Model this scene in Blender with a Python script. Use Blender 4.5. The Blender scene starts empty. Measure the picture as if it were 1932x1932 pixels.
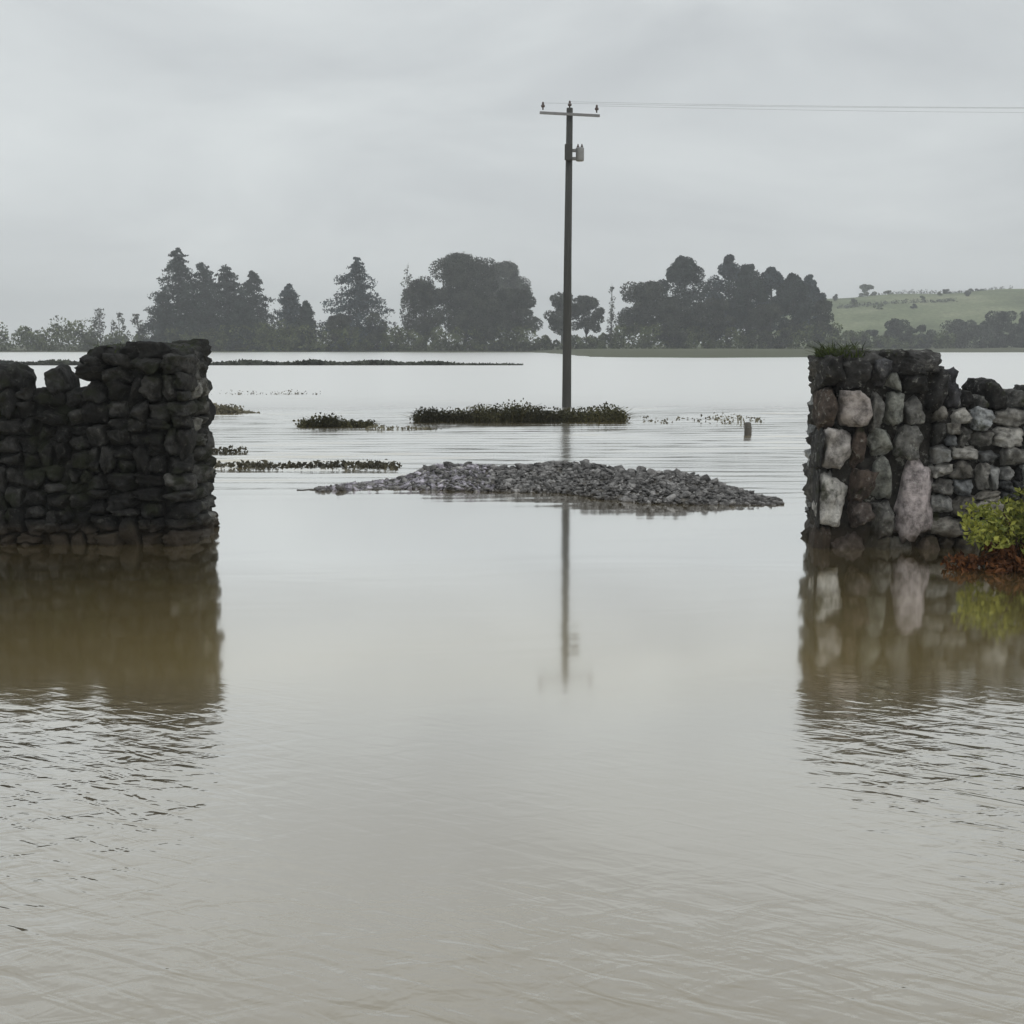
import bpy, math, random
import numpy as np
from mathutils import Vector, Matrix

S = bpy.context.scene
COL = S.collection
R = math.radians

# ------------------------------------------------------------------ camera
F, CX, CY, EYE = 2072.0, 966.0, 966.0, 1.5
PITCH = math.atan(318.0 / F)
cam_d = bpy.data.cameras.new('camera')
cam_d.sensor_width = 36.0
cam_d.lens = F / 1932.0 * 36.0
cam_d.clip_start, cam_d.clip_end = 0.05, 5000
cam = bpy.data.objects.new('camera', cam_d)
COL.objects.link(cam)
cam.location = (0, 0, EYE)
cam.rotation_euler = (R(90) - PITCH, 0, 0)
S.camera = cam

# ------------------------------------------------------------------ sky and sun
SUN_EL, SUN_ROT = R(48), R(150)
w = bpy.data.worlds.new('World'); S.world = w; w.use_nodes = True
nt = w.node_tree; nt.nodes.clear()
def N(t, kind, **kw):
    n = t.nodes.new(kind)
    for k, v in kw.items(): setattr(n, k, v)
    return n
def math_node(t, op, a=None, b=None, clamp=False):
    n = N(t, 'ShaderNodeMath', operation=op, use_clamp=clamp)
    for i, v in enumerate((a, b)):
        if v is None: continue
        if isinstance(v, (int, float)): n.inputs[i].default_value = v
        else: t.links.new(v, n.inputs[i])
    return n.outputs[0]
def smooth(t, v, a, b, lo=0.0, hi=1.0):
    n = N(t, 'ShaderNodeMapRange', interpolation_type='SMOOTHSTEP')
    t.links.new(v, n.inputs[0])
    for i, x in zip((1, 2, 3, 4), (a, b, lo, hi)): n.inputs[i].default_value = x
    return n.outputs[0]
sky = N(nt, 'ShaderNodeTexSky', sky_type='NISHITA', sun_disc=False, sun_elevation=SUN_EL,
        sun_rotation=SUN_ROT, air_density=1.0, dust_density=3.0, ozone_density=1.0)
tc = N(nt, 'ShaderNodeTexCoord')
mp = N(nt, 'ShaderNodeMapping'); mp.inputs['Scale'].default_value = (1.0, 1.0, 3.2)
mp.inputs['Location'].default_value = (3.1, 0.4, 0.7)
nt.links.new(tc.outputs['Generated'], mp.inputs[0])
nz = N(nt, 'ShaderNodeTexNoise'); nz.inputs['Scale'].default_value = 2.6
nz.inputs['Detail'].default_value = 5; nz.inputs['Roughness'].default_value = 0.5
nz.inputs['Distortion'].default_value = 0.4
nt.links.new(mp.outputs[0], nz.inputs['Vector'])
cr = N(nt, 'ShaderNodeValToRGB')
cr.color_ramp.elements[0].position = 0.32; cr.color_ramp.elements[0].color = (0.515, 0.54, 0.553, 1)
cr.color_ramp.elements[1].position = 0.68; cr.color_ramp.elements[1].color = (0.70, 0.733, 0.733, 1)
nt.links.new(nz.outputs[0], cr.inputs[0])
sep = N(nt, 'ShaderNodeSeparateXYZ'); nt.links.new(tc.outputs['Generated'], sep.inputs[0])
hor = smooth(nt, sep.outputs[2], 0.0, 0.20, 1.11, 0.985)      # paler towards the horizon
zen = smooth(nt, sep.outputs[2], 0.30, 0.85, 1.0, 1.30)       # overcast: brightest overhead
lev = math_node(nt, 'MULTIPLY', math_node(nt, 'MULTIPLY', hor, zen), 11.8)
sc_ = N(nt, 'ShaderNodeVectorMath', operation='SCALE')
nt.links.new(cr.outputs[0], sc_.inputs[0]); nt.links.new(lev, sc_.inputs['Scale'])
mx = N(nt, 'ShaderNodeMix', data_type='RGBA'); mx.inputs[0].default_value = 0.94
nt.links.new(sky.outputs[0], mx.inputs[6]); nt.links.new(sc_.outputs[0], mx.inputs[7])
bg = N(nt, 'ShaderNodeBackground'); bg.inputs[1].default_value = 0.1
nt.links.new(mx.outputs[2], bg.inputs[0])
wo = N(nt, 'ShaderNodeOutputWorld'); nt.links.new(bg.outputs[0], wo.inputs[0])

sun_d = bpy.data.lights.new('sun', 'SUN'); sun_d.energy = 0.8; sun_d.angle = R(25)
sun_d.color = (1.0, 0.97, 0.92)
sun = bpy.data.objects.new('sun', sun_d); COL.objects.link(sun)
# Nishita rotation runs clockwise from +Y: direction to the sun
sd = Vector((math.sin(SUN_ROT) * math.cos(SUN_EL), math.cos(SUN_ROT) * math.cos(SUN_EL), math.sin(SUN_EL)))
sun.rotation_euler = sd.to_track_quat('Z', 'Y').to_euler()

S.view_settings.view_transform = 'Standard'
S.view_settings.look = 'None'
S.view_settings.exposure = 0.0
S.view_settings.gamma = 1.0
S.cycles.max_bounces = 6
S.cycles.volume_bounces = 0
S.cycles.use_denoising = True

# ------------------------------------------------------------------ helpers
def at(px, py, Y):
    """world point on the vertical plane at distance Y seen in the photograph at (px, py) of 1932"""
    u, v = (px - CX) / F, (CY - py) / F
    d = Vector((u, math.cos(PITCH) + v * math.sin(PITCH), -math.sin(PITCH) + v * math.cos(PITCH)))
    d *= Y / d.y
    return Vector((d.x, Y, EYE + d.z))
def on_water(px, py):
    v = (CY - py) / F
    dz = -math.sin(PITCH) + v * math.cos(PITCH)
    dy = math.cos(PITCH) + v * math.sin(PITCH)
    return at(px, py, EYE * dy / -dz)

def mesh_np(name, V, Fc, mat, parent=None, shade=False, tint=None):
    me = bpy.data.meshes.new(name)
    V = np.asarray(V, dtype=np.float32); Fc = np.asarray(Fc, dtype=np.int32)
    nf, k = Fc.shape
    me.vertices.add(len(V)); me.vertices.foreach_set('co', V.ravel())
    me.loops.add(nf * k); me.loops.foreach_set('vertex_index', Fc.ravel())
    me.polygons.add(nf)
    me.polygons.foreach_set('loop_start', np.arange(0, nf * k, k, dtype=np.int32))
    me.polygons.foreach_set('loop_total', np.full(nf, k, dtype=np.int32))
    me.polygons.foreach_set('use_smooth', np.full(nf, shade, dtype=bool))
    me.update(calc_edges=True); me.validate()
    if tint is not None:
        a = me.color_attributes.new('tint', 'FLOAT_COLOR', 'POINT')
        a.data.foreach_set('color', np.concatenate([tint, np.ones((len(V), 1))], 1).astype(np.float32).ravel())
    me.materials.append(mat)
    o = bpy.data.objects.new(name, me); COL.objects.link(o)
    if parent is not None:
        o.parent = parent
        o.matrix_parent_inverse = Matrix.Translation(-parent.location)
    return o
def thing(name, label, cat, loc=(0, 0, 0), group=None):
    o = bpy.data.objects.new(name, None); COL.objects.link(o)
    o.empty_display_size = 0.2
    o.location = loc
    return tag(o, label, cat, group)
def tag(o, label, cat, group=None, kind=None):
    o['label'] = label; o['category'] = cat
    if group: o['group'] = group
    if kind: o['kind'] = kind
    return o
class Geo:
    def __init__(s): s.V, s.F, s.T, s.n = [], [], [], 0
    def add(s, V, Fq, tint=None):
        V = np.asarray(V, float)
        s.V.append(V); s.F.append(np.asarray(Fq, int) + s.n); s.n += len(V)
        if tint is not None: s.T.append(np.tile(np.asarray(tint, float), (len(V), 1)))
    def tube(s, pts, rad, sides=8):
        pts = [Vector(p) for p in pts]; rings = []
        for i, p in enumerate(pts):
            d = (pts[min(i + 1, len(pts) - 1)] - pts[max(i - 1, 0)]).normalized()
            a = d.cross(Vector((0.13, 0.31, 1)) if abs(d.z) < 0.9 else Vector((1, 0.2, 0))).normalized(); b = d.cross(a)
            for k in range(sides):
                t = 2 * math.pi * k / sides
                rings.append(p + (a * math.cos(t) + b * math.sin(t)) * rad[i])
        Fq = []
        for i in range(len(pts) - 1):
            for k in range(sides):
                k2 = (k + 1) % sides
                Fq.append((i * sides + k, i * sides + k2, (i + 1) * sides + k2, (i + 1) * sides + k))
        n = len(rings)
        rings += [pts[0], pts[-1]]
        for k in range(0, sides, 2):
            Fq.append((n, (k + 2) % sides, k + 1, k))
            o = (len(pts) - 1) * sides
            Fq.append((n + 1, o + k, o + k + 1, o + (k + 2) % sides))
        s.add([tuple(v) for v in rings], Fq)
    def box(s, c, size, rz=0.0):
        x, y, z = [v / 2 for v in size]
        P = np.array([(-x, -y, -z), (x, -y, -z), (x, y, -z), (-x, y, -z), (-x, -y, z), (x, -y, z), (x, y, z), (-x, y, z)])
        cz, sz = math.cos(rz), math.sin(rz)
        P = P @ np.array([(cz, sz, 0), (-sz, cz, 0), (0, 0, 1)]) + np.array(c)
        s.add(P, [(0, 3, 2, 1), (4, 5, 6, 7), (0, 1, 5, 4), (1, 2, 6, 5), (2, 3, 7, 6), (3, 0, 4, 7)])
    def build(s, name, mat, parent=None, shade=False):
        T = np.concatenate(s.T) if s.T else None
        return mesh_np(name, np.concatenate(s.V), np.concatenate(s.F), mat, parent, shade, T)

# ------------------------------------------------------------------ materials
def mat(name):
    m = bpy.data.materials.new(name); m.use_nodes = True
    t = m.node_tree; b = t.nodes['Principled BSDF']
    return m, t, b
def foliage(name, dark, light, trans=0.25, rough=0.7):
    m, t, b = mat(name)
    g = N(t, 'ShaderNodeNewGeometry')
    r = N(t, 'ShaderNodeValToRGB')
    r.color_ramp.elements[0].color = (*dark, 1); r.color_ramp.elements[1].color = (*light, 1)
    t.links.new(g.outputs['Random Per Island'], r.inputs[0])
    n = N(t, 'ShaderNodeTexNoise'); n.inputs['Scale'].default_value = 0.55; n.inputs['Detail'].default_value = 4
    t.links.new(g.outputs['Position'], n.inputs['Vector'])
    hs = N(t, 'ShaderNodeHueSaturation')
    t.links.new(r.outputs[0], hs.inputs['Color']); t.links.new(smooth(t, n.outputs[0], 0.34, 0.66, 0.45, 1.75), hs.inputs['Value'])
    t.links.new(hs.outputs[0], b.inputs['Base Color'])
    b.inputs['Roughness'].default_value = rough
    b.inputs['Specular IOR Level'].default_value = 0.2
    tr = N(t, 'ShaderNodeBsdfTranslucent'); t.links.new(hs.outputs[0], tr.inputs[0])
    ms = N(t, 'ShaderNodeMixShader'); ms.inputs[0].default_value = trans
    t.links.new(b.outputs[0], ms.inputs[1]); t.links.new(tr.outputs[0], ms.inputs[2])
    t.links.new(ms.outputs[0], t.nodes['Material Output'].inputs[0])
    return m
M = {}
M['conifer'] = foliage('conifer_needles', (0.018, 0.026, 0.022), (0.04, 0.052, 0.044), 0.1)
M['bluefir'] = foliage('blue_needles', (0.026, 0.038, 0.042), (0.055, 0.072, 0.078), 0.1)
M['broad'] = foliage('broad_leaves', (0.028, 0.033, 0.024), (0.062, 0.068, 0.05), 0.2)
M['pale'] = foliage('pale_leaves', (0.05, 0.055, 0.045), (0.10, 0.105, 0.085), 0.25)
M['hedge'] = foliage('hedge_leaves', (0.055, 0.070, 0.028), (0.115, 0.132, 0.060), 0.2)
M['reed'] = foliage('dark_rushes', (0.022, 0.022, 0.010), (0.075, 0.07, 0.03), 0.15)
M['drygrass'] = foliage('flattened_grass', (0.07, 0.065, 0.045), (0.15, 0.14, 0.10), 0.2)
M['tuft'] = foliage('wall_grass', (0.018, 0.026, 0.008), (0.06, 0.08, 0.02), 0.2)
M['yellow'] = foliage('yellow_green_leaves', (0.055, 0.07, 0.014), (0.23, 0.235, 0.05), 0.3, 0.45)
M['rust'] = foliage('rusty_leaves', (0.028, 0.010, 0.004), (0.105, 0.042, 0.015), 0.2, 0.6)

def bark(name, c1, c2):
    m, t, b = mat(name)
    g = N(t, 'ShaderNodeNewGeometry')
    mpn = N(t, 'ShaderNodeMapping'); mpn.inputs['Scale'].default_value = (14, 14, 1.6)
    n = N(t, 'ShaderNodeTexNoise'); n.inputs['Scale'].default_value = 1.0; n.inputs['Detail'].default_value = 6
    t.links.new(g.outputs['Position'], mpn.inputs[0]); t.links.new(mpn.outputs[0], n.inputs['Vector'])
    r = N(t, 'ShaderNodeValToRGB')
    r.color_ramp.elements[0].color = (*c1, 1); r.color_ramp.elements[1].color = (*c2, 1)
    t.links.new(n.outputs[0], r.inputs[0]); t.links.new(r.outputs[0], b.inputs['Base Color'])
    b.inputs['Roughness'].default_value = 0.85
    bp = N(t, 'ShaderNodeBump'); bp.inputs['Distance'].default_value = 0.01
    t.links.new(n.outputs[0], bp.inputs['Height']); t.links.new(bp.outputs[0], b.inputs['Normal'])
    return m
M['bark'] = bark('tree_bark', (0.03, 0.028, 0.025), (0.08, 0.075, 0.065))
M['polewood'] = bark('creosoted_wood', (0.02, 0.021, 0.02), (0.055, 0.055, 0.05))
M['post'] = bark('wet_post_wood', (0.04, 0.036, 0.03), (0.11, 0.10, 0.085))
M['twig'] = bark('twigs', (0.04, 0.022, 0.014), (0.09, 0.05, 0.03))
def plain(name, c, rough=0.5, metal=0.0):
    m, t, b = mat(name)
    g = N(t, 'ShaderNodeNewGeometry')
    n = N(t, 'ShaderNodeTexNoise'); n.inputs['Scale'].default_value = 9; n.inputs['Detail'].default_value = 5
    t.links.new(g.outputs['Position'], n.inputs['Vector'])
    r = N(t, 'ShaderNodeValToRGB')
    r.color_ramp.elements[0].color = (*[x * 0.7 for x in c], 1); r.color_ramp.elements[1].color = (*[x * 1.25 for x in c], 1)
    t.links.new(n.outputs[0], r.inputs[0]); t.links.new(r.outputs[0], b.inputs['Base Color'])
    b.inputs['Roughness'].default_value = rough; b.inputs['Metallic'].default_value = metal
    return m
M['greypaint'] = plain('grey_transformer_paint', (0.22, 0.225, 0.23), 0.5)
M['steel'] = plain('galvanised_steel', (0.18, 0.18, 0.18), 0.55, 0.6)
M['porcelain'] = plain('brown_porcelain', (0.06, 0.04, 0.035), 0.25)
M['cable'] = plain('aluminium_cable', (0.30, 0.31, 0.32), 0.6, 0.0)

def stone_mat(name, moss=0.2, mosscol=(0.03, 0.036, 0.015), lich=0.3, wetline=0.10):
    m, t, b = mat(name)
    g = N(t, 'ShaderNodeNewGeometry')
    at_ = N(t, 'ShaderNodeAttribute', attribute_name='tint')
    n1 = N(t, 'ShaderNodeTexNoise'); n1.inputs['Scale'].default_value = 11; n1.inputs['Detail'].default_value = 8; n1.inputs['Roughness'].default_value = 0.65
    n2 = N(t, 'ShaderNodeTexNoise'); n2.inputs['Scale'].default_value = 4.2; n2.inputs['Detail'].default_value = 6; n2.inputs['Roughness'].default_value = 0.6
    n3 = N(t, 'ShaderNodeTexNoise'); n3.inputs['Scale'].default_value = 19; n3.inputs['Detail'].default_value = 7; n3.inputs['Roughness'].default_value = 0.7
    for n in (n1, n2, n3): t.links.new(g.outputs['Position'], n.inputs['Vector'])
    hs = N(t, 'ShaderNodeHueSaturation')
    t.links.new(at_.outputs['Color'], hs.inputs['Color'])
    t.links.new(smooth(t, math_node(t, 'ADD', math_node(t, 'MULTIPLY', n1.outputs[0], 0.6), math_node(t, 'MULTIPLY', n3.outputs[0], 0.4)), 0.36, 0.64, 0.35, 1.6), hs.inputs['Value'])
    # pale lichen blots
    l = N(t, 'ShaderNodeMix', data_type='RGBA'); l.inputs[7].default_value = (0.34, 0.34, 0.31, 1)
    t.links.new(math_node(t, 'MULTIPLY', smooth(t, n3.outputs[0], 0.57, 0.66), lich), l.inputs[0])
    t.links.new(hs.outputs[0], l.inputs[6])
    k = N(t, 'ShaderNodeMix', data_type='RGBA'); k.inputs[7].default_value = (*mosscol, 1)
    t.links.new(math_node(t, 'MULTIPLY', smooth(t, n2.outputs[0], 0.62 - moss * 0.3, 0.72 - moss * 0.25), 0.85), k.inputs[0])
    t.links.new(l.outputs[2], k.inputs[6])
    # wet, silt stained foot
    sp = N(t, 'ShaderNodeSeparateXYZ'); t.links.new(g.outputs['Position'], sp.inputs[0])
    zz = math_node(t, 'ADD', sp.outputs[2], math_node(t, 'MULTIPLY', n2.outputs[0], -0.18))
    wet = smooth(t, zz, wetline, wetline - 0.12)
    q = N(t, 'ShaderNodeMix', data_type='RGBA'); q.inputs[7].default_value = (0.05, 0.038, 0.026, 1)
    t.links.new(math_node(t, 'MULTIPLY', wet, 0.7), q.inputs[0]); t.links.new(k.outputs[2], q.inputs[6])
    t.links.new(q.outputs[2], b.inputs['Base Color'])
    b.inputs['Roughness'].default_value = 0.9
    b.inputs['Specular IOR Level'].default_value = 0.25
    n4 = N(t, 'ShaderNodeTexNoise'); n4.inputs['Scale'].default_value = 38; n4.inputs['Detail'].default_value = 9; n4.inputs['Roughness'].default_value = 0.75
    t.links.new(g.outputs['Position'], n4.inputs['Vector'])
    bp = N(t, 'ShaderNodeBump'); bp.inputs['Distance'].default_value = 0.035; bp.inputs['Strength'].default_value = 1.0
    t.links.new(math_node(t, 'ADD', n1.outputs[0], math_node(t, 'MULTIPLY', n4.outputs[0], 0.8)), bp.inputs['Height']); t.links.new(bp.outputs[0], b.inputs['Normal'])
    return m
M['stone'] = stone_mat('limestone', 0.14, lich=0.6)
M['darkstone'] = stone_mat('mossy_dark_stone', 0.35, (0.018, 0.021, 0.011), 0.12)
M['rubble'] = stone_mat('wet_rubble', 0.02, (0.07, 0.066, 0.055), 0.35, -0.04)

# ground
def ground_mat():
    m, t, b = mat('field_grass')
    g = N(t, 'ShaderNodeNewGeometry')
    sp = N(t, 'ShaderNodeSeparateXYZ'); t.links.new(g.outputs['Position'], sp.inputs[0])
    n = N(t, 'ShaderNodeTexNoise'); n.inputs['Scale'].default_value = 0.03; n.inputs['Detail'].default_value = 8; n.inputs['Roughness'].default_value = 0.65
    n2 = N(t, 'ShaderNodeTexNoise'); n2.inputs['Scale'].default_value = 0.9; n2.inputs['Detail'].default_value = 6
    for k in (n, n2): t.links.new(g.outputs['Position'], k.inputs['Vector'])
    r = N(t, 'ShaderNodeValToRGB')
    e = r.color_ramp.elements
    e[0].position = 0.36; e[0].color = (0.085, 0.10, 0.055, 1)
    e[1].position = 0.64; e[1].color = (0.235, 0.25, 0.155, 1)
    e.new(0.5).color = (0.155, 0.18, 0.10, 1)
    t.links.new(n.outputs[0], r.inputs[0])
    hs = N(t, 'ShaderNodeHueSaturation'); t.links.new(r.outputs[0], hs.inputs['Color'])
    t.links.new(smooth(t, n2.outputs[0], 0.3, 0.7, 0.7, 1.25), hs.inputs['Value'])
    q = N(t, 'ShaderNodeMix', data_type='RGBA'); q.inputs[7].default_value = (0.10, 0.105, 0.07, 1)
    t.links.new(smooth(t, sp.outputs[2], 1.4, 0.25), q.inputs[0]); t.links.new(hs.outputs[0], q.inputs[6])
    t.links.new(q.outputs[2], b.inputs['Base Color'])
    b.inputs['Roughness'].default_value = 0.95; b.inputs['Specular IOR Level'].default_value = 0.1
    return m
M['ground'] = ground_mat()

def water_mat():
    m, t, b = mat('flood_water'); t.nodes.remove(b)
    g = N(t, 'ShaderNodeNewGeometry')
    sp = N(t, 'ShaderNodeSeparateXYZ'); t.links.new(g.outputs['Position'], sp.inputs[0])
    X, Y = sp.outputs[0], sp.outputs[1]
    ax = math_node(t, 'ABSOLUTE', math_node(t, 'ADD', X, -0.12))
    def noise(scale, rot, sx, sy, detail=3, rough=0.5, dist=0.6):
        mp_ = N(t, 'ShaderNodeMapping', vector_type='TEXTURE')
        mp_.inputs['Rotation'].default_value = (0, 0, R(rot)); mp_.inputs['Scale'].default_value = (sx, sy, 1)
        n = N(t, 'ShaderNodeTexNoise'); n.inputs['Scale'].default_value = scale
        n.inputs['Detail'].default_value = detail; n.inputs['Roughness'].default_value = rough; n.inputs['Distortion'].default_value = dist
        t.links.new(g.outputs['Position'], mp_.inputs[0]); t.links.new(mp_.outputs[0], n.inputs['Vector'])
        return n.outputs[0]
    wob = noise(0.9, 20, 1, 1, 2)
    near = smooth(t, math_node(t, 'ADD', Y, math_node(t, 'MULTIPLY', wob, 1.0)), 5.5, 3.9)
    side = smooth(t, math_node(t, 'ADD', ax, math_node(t, 'MULTIPLY', wob, 0.5)), 0.95, 1.7, 0.10, 1.0)
    verynear = smooth(t, Y, 3.3, 2.3, 0.0, 0.7)
    amp = math_node(t, 'MULTIPLY', near, math_node(t, 'MAXIMUM', side, verynear))
    rip = math_node(t, 'ADD', noise(8.0, 14, 1.9, 0.75, 3, 0.5), noise(10.0, -24, 2.2, 0.6, 2, 0.5))
    h1 = math_node(t, 'MULTIPLY', rip, math_node(t, 'MULTIPLY', amp, 0.007))
    # lazy swell on the calm part
    calm = math_node(t, 'MULTIPLY', noise(1.3, 5, 2.5, 0.8, 2), 0.0022)
    far = smooth(t, math_node(t, 'ADD', Y, math_node(t, 'MULTIPLY', wob, 2.0)), 10.0, 14.5)
    chop = math_node(t, 'MULTIPLY', noise(2.2, -2, 7.0, 0.5, 3, 0.55, 0.2), math_node(t, 'MULTIPLY', far, 0.002))
    H = math_node(t, 'ADD', math_node(t, 'ADD', h1, calm), chop)
    bp = N(t, 'ShaderNodeBump'); bp.inputs['Distance'].default_value = 1.0; bp.inputs['Strength'].default_value = 1.0
    t.links.new(H, bp.inputs['Height'])
    lw = N(t, 'ShaderNodeLayerWeight'); lw.inputs[0].default_value = 0.5
    t.links.new(bp.outputs[0], lw.inputs['Normal'])
    fr = math_node(t, 'MINIMUM', math_node(t, 'MULTIPLY', math_node(t, 'POWER', lw.outputs['Facing'], 2.25), 1.52), 0.95)
    gl = N(t, 'ShaderNodeBsdfGlossy'); gl.distribution = 'GGX'
    gl.inputs[0].default_value = (0.98, 0.98, 0.97, 1)
    t.links.new(math_node(t, 'MAXIMUM', smooth(t, far, 0.0, 1.0, 0.075, 0.15), smooth(t, math_node(t, 'ADD', Y, math_node(t, 'MULTIPLY', wob, 4.0)), 19.0, 33.0, 0.0, 0.38)), gl.inputs['Roughness'])
    t.links.new(bp.outputs[0], gl.inputs['Normal'])
    df = N(t, 'ShaderNodeBsdfDiffuse')
    silt = noise(0.55, 30, 1.6, 1, 4, 0.55)
    r = N(t, 'ShaderNodeValToRGB')
    r.color_ramp.elements[0].position = 0.35; r.color_ramp.elements[0].color = (0.205, 0.170, 0.108, 1)
    r.color_ramp.elements[1].position = 0.65; r.color_ramp.elements[1].color = (0.228, 0.197, 0.145, 1)
    t.links.new(silt, r.inputs[0])
    # diffuse turns browner past the foreground, painting brown into the wall reflections
    sx = N(t, 'ShaderNodeMix', data_type='RGBA'); sx.inputs[7].default_value = (0.35, 0.27, 0.115, 1)
    t.links.new(smooth(t, math_node(t, 'ADD', Y, math_node(t, 'MULTIPLY', silt, 1.6)), 4.6, 6.2), sx.inputs[0])
    t.links.new(r.outputs[0], sx.inputs[6]); t.links.new(sx.outputs[2], df.inputs[0])
    ms = N(t, 'ShaderNodeMixShader'); t.links.new(fr, ms.inputs[0])
    t.links.new(df.outputs[0], ms.inputs[1]); t.links.new(gl.outputs[0], ms.inputs[2])
    t.links.new(ms.outputs[0], t.nodes['Material Output'].inputs[0])
    return m
M['water'] = water_mat()

# ------------------------------------------------------------------ water, ground and hill
def build_water():
    rng = np.random.default_rng(3)
    ys = np.concatenate([[-60, -20, 0, 4, 7], np.arange(8.6, 15, .034), np.arange(15, 24, .045), np.arange(24, 36, .07), [37, 40, 46, 56, 75, 110, 180, 350, 900]])
    xs = np.concatenate([[-900, -300, -100, -45], np.arange(-26, 26.01, .33), [45, 100, 300, 900]])
    Yg, Xg = np.meshgrid(ys, xs, indexing='ij')
    Z = np.zeros_like(Yg)
    for i in range(26):
        lam = rng.uniform(.16, .55); a = R(rng.normal(0, 7)); k = 2 * math.pi / lam
        Z += (lam / (2 * math.pi)) * .026 * np.sin(k * (np.cos(a) * Yg + np.sin(a) * Xg) + rng.uniform(0, 6.28))
    st = lambda a, b, v: np.clip((v - a) / (b - a), 0, 1) ** 2 * (3 - 2 * np.clip((v - a) / (b - a), 0, 1))
    gust = .55 + .45 * np.sin(Xg * .35 + .5 * np.sin(Yg * .5)) * np.sin(Yg * .8 + Xg * .1)
    Z *= st(9.4, 13.0, Yg + .5 * np.sin(Xg * .9)) * (1 - st(30, 35.5, Yg)) * (1 - st(20, 25.5, np.abs(Xg))) * (.6 + .6 * gust)
    n = len(xs)
    i, j = np.meshgrid(np.arange(len(ys) - 1), np.arange(n - 1), indexing='ij')
    a = (i * n + j).ravel()
    o = mesh_np('water', np.stack([Xg, Yg, Z], -1).reshape(-1, 3), np.stack([a, a + 1, a + n + 1, a + n], 1), M['water'], None, True)
    o['kind'] = 'structure'
build_water()

def sstep(a, b, x):
    t = np.clip((x - a) / (b - a), 0, 1); return t * t * (3 - 2 * t)
def shore(px):
    return 190 - 70 * sstep(985, 1130, px) + 3 * np.sin(px * 0.013) + 70 * sstep(1560, 1700, px)
def ground_z(x, y):
    d = np.maximum(y, 1.0); px = CX + F * x / d
    s = shore(px)
    z = -0.6 + 0.6 * sstep(-30, 0, d - s) + 0.35 * sstep(0, 30, d - s) + 0.35 * sstep(20, 120, d - s)
    hill = sstep(1330, 1545, px) * sstep(250, 400, d) * (16.6 + 3.4 * np.clip((px - 1545) / 400, 0, 1.6) + 0.35 * np.sin(px * 0.031))
    return z + hill
def build_ground():
    us = np.linspace(-0.95, 0.95, 150)
    ds = np.concatenate([np.linspace(-50, 100, 12), np.linspace(105, 460, 72), np.linspace(480, 880, 12)])
    D, U = np.meshgrid(ds, us, indexing='ij')
    Xg = U * np.maximum(D, 40) * 1.0
    Xg = np.clip(Xg, -880, 880)
    Z = ground_z(Xg, D) + np.where(D > 240, 1, 0) * (0.15 * np.sin(Xg * 0.21) * np.sin(D * 0.17))
    V = np.stack([Xg, D, Z], -1).reshape(-1, 3)
    nu = len(us)
    i, j = np.meshgrid(np.arange(len(ds) - 1), np.arange(nu - 1), indexing='ij')
    a = (i * nu + j).ravel()
    Fq = np.stack([a, a + 1, a + nu + 1, a + nu], 1)
    o = mesh_np('ground', V, Fq, M['ground'], None, True); o['kind'] = 'structure'
build_ground()
def gz(x, y): return float(ground_z(np.array([x]), np.array([y]))[0])

# haze: one closed box of thin damp air round everything
hz = Geo(); hz.box((0, 420, 19.2), (1900, 1000, 42.4))
hm = bpy.data.materials.new('damp_air'); hm.use_nodes = True
ht = hm.node_tree; ht.nodes.clear()
pv = N(ht, 'ShaderNodeVolumePrincipled'); pv.inputs['Color'].default_value = (0.93, 0.96, 0.98, 1)
pv.inputs['Density'].default_value = 0.0012
ho = N(ht, 'ShaderNodeOutputMaterial'); ht.links.new(pv.outputs[0], ho.inputs['Volume'])
o = hz.build('haze', hm); tag(o, 'thin damp grey haze hanging over the flooded fields', 'haze', None, 'stuff')

# ------------------------------------------------------------------ foliage builders
def leaves(rng, P, size, up=0.0, aspect=1.0):
    """many leaf-sized quads at the points P, turned at random; returns verts, faces"""
    n = len(P)
    a = rng.normal(size=(n, 3)); a[:, 2] *= (1 - up); a /= np.linalg.norm(a, axis=1)[:, None]
    c = rng.normal(size=(n, 3)); b = np.cross(a, c); b /= np.linalg.norm(b, axis=1)[:, None]
    s = size * rng.uniform(0.6, 1.35, (n, 1))
    a = a * s * aspect; b = b * s
    nrm = np.cross(a, b); nrm /= np.linalg.norm(nrm, axis=1)[:, None]
    k = nrm * s * 0.25
    V = np.stack([P - a * .5, P + b * .42 + k, P + a * .5, P - b * .42 + k], 1).reshape(-1, 3)
    return V, np.arange(4 * n).reshape(n, 4)
def clump_points(rng, c, r, n, squash=0.8):
    d = rng.normal(size=(n, 3)); d /= np.linalg.norm(d, axis=1)[:, None]
    rr = rng.uniform(0.35, 1.0, (n, 1)) ** 0.5
    q = d * rr * r; q[:, 2] *= squash
    return q + np.asarray(c)

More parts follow.
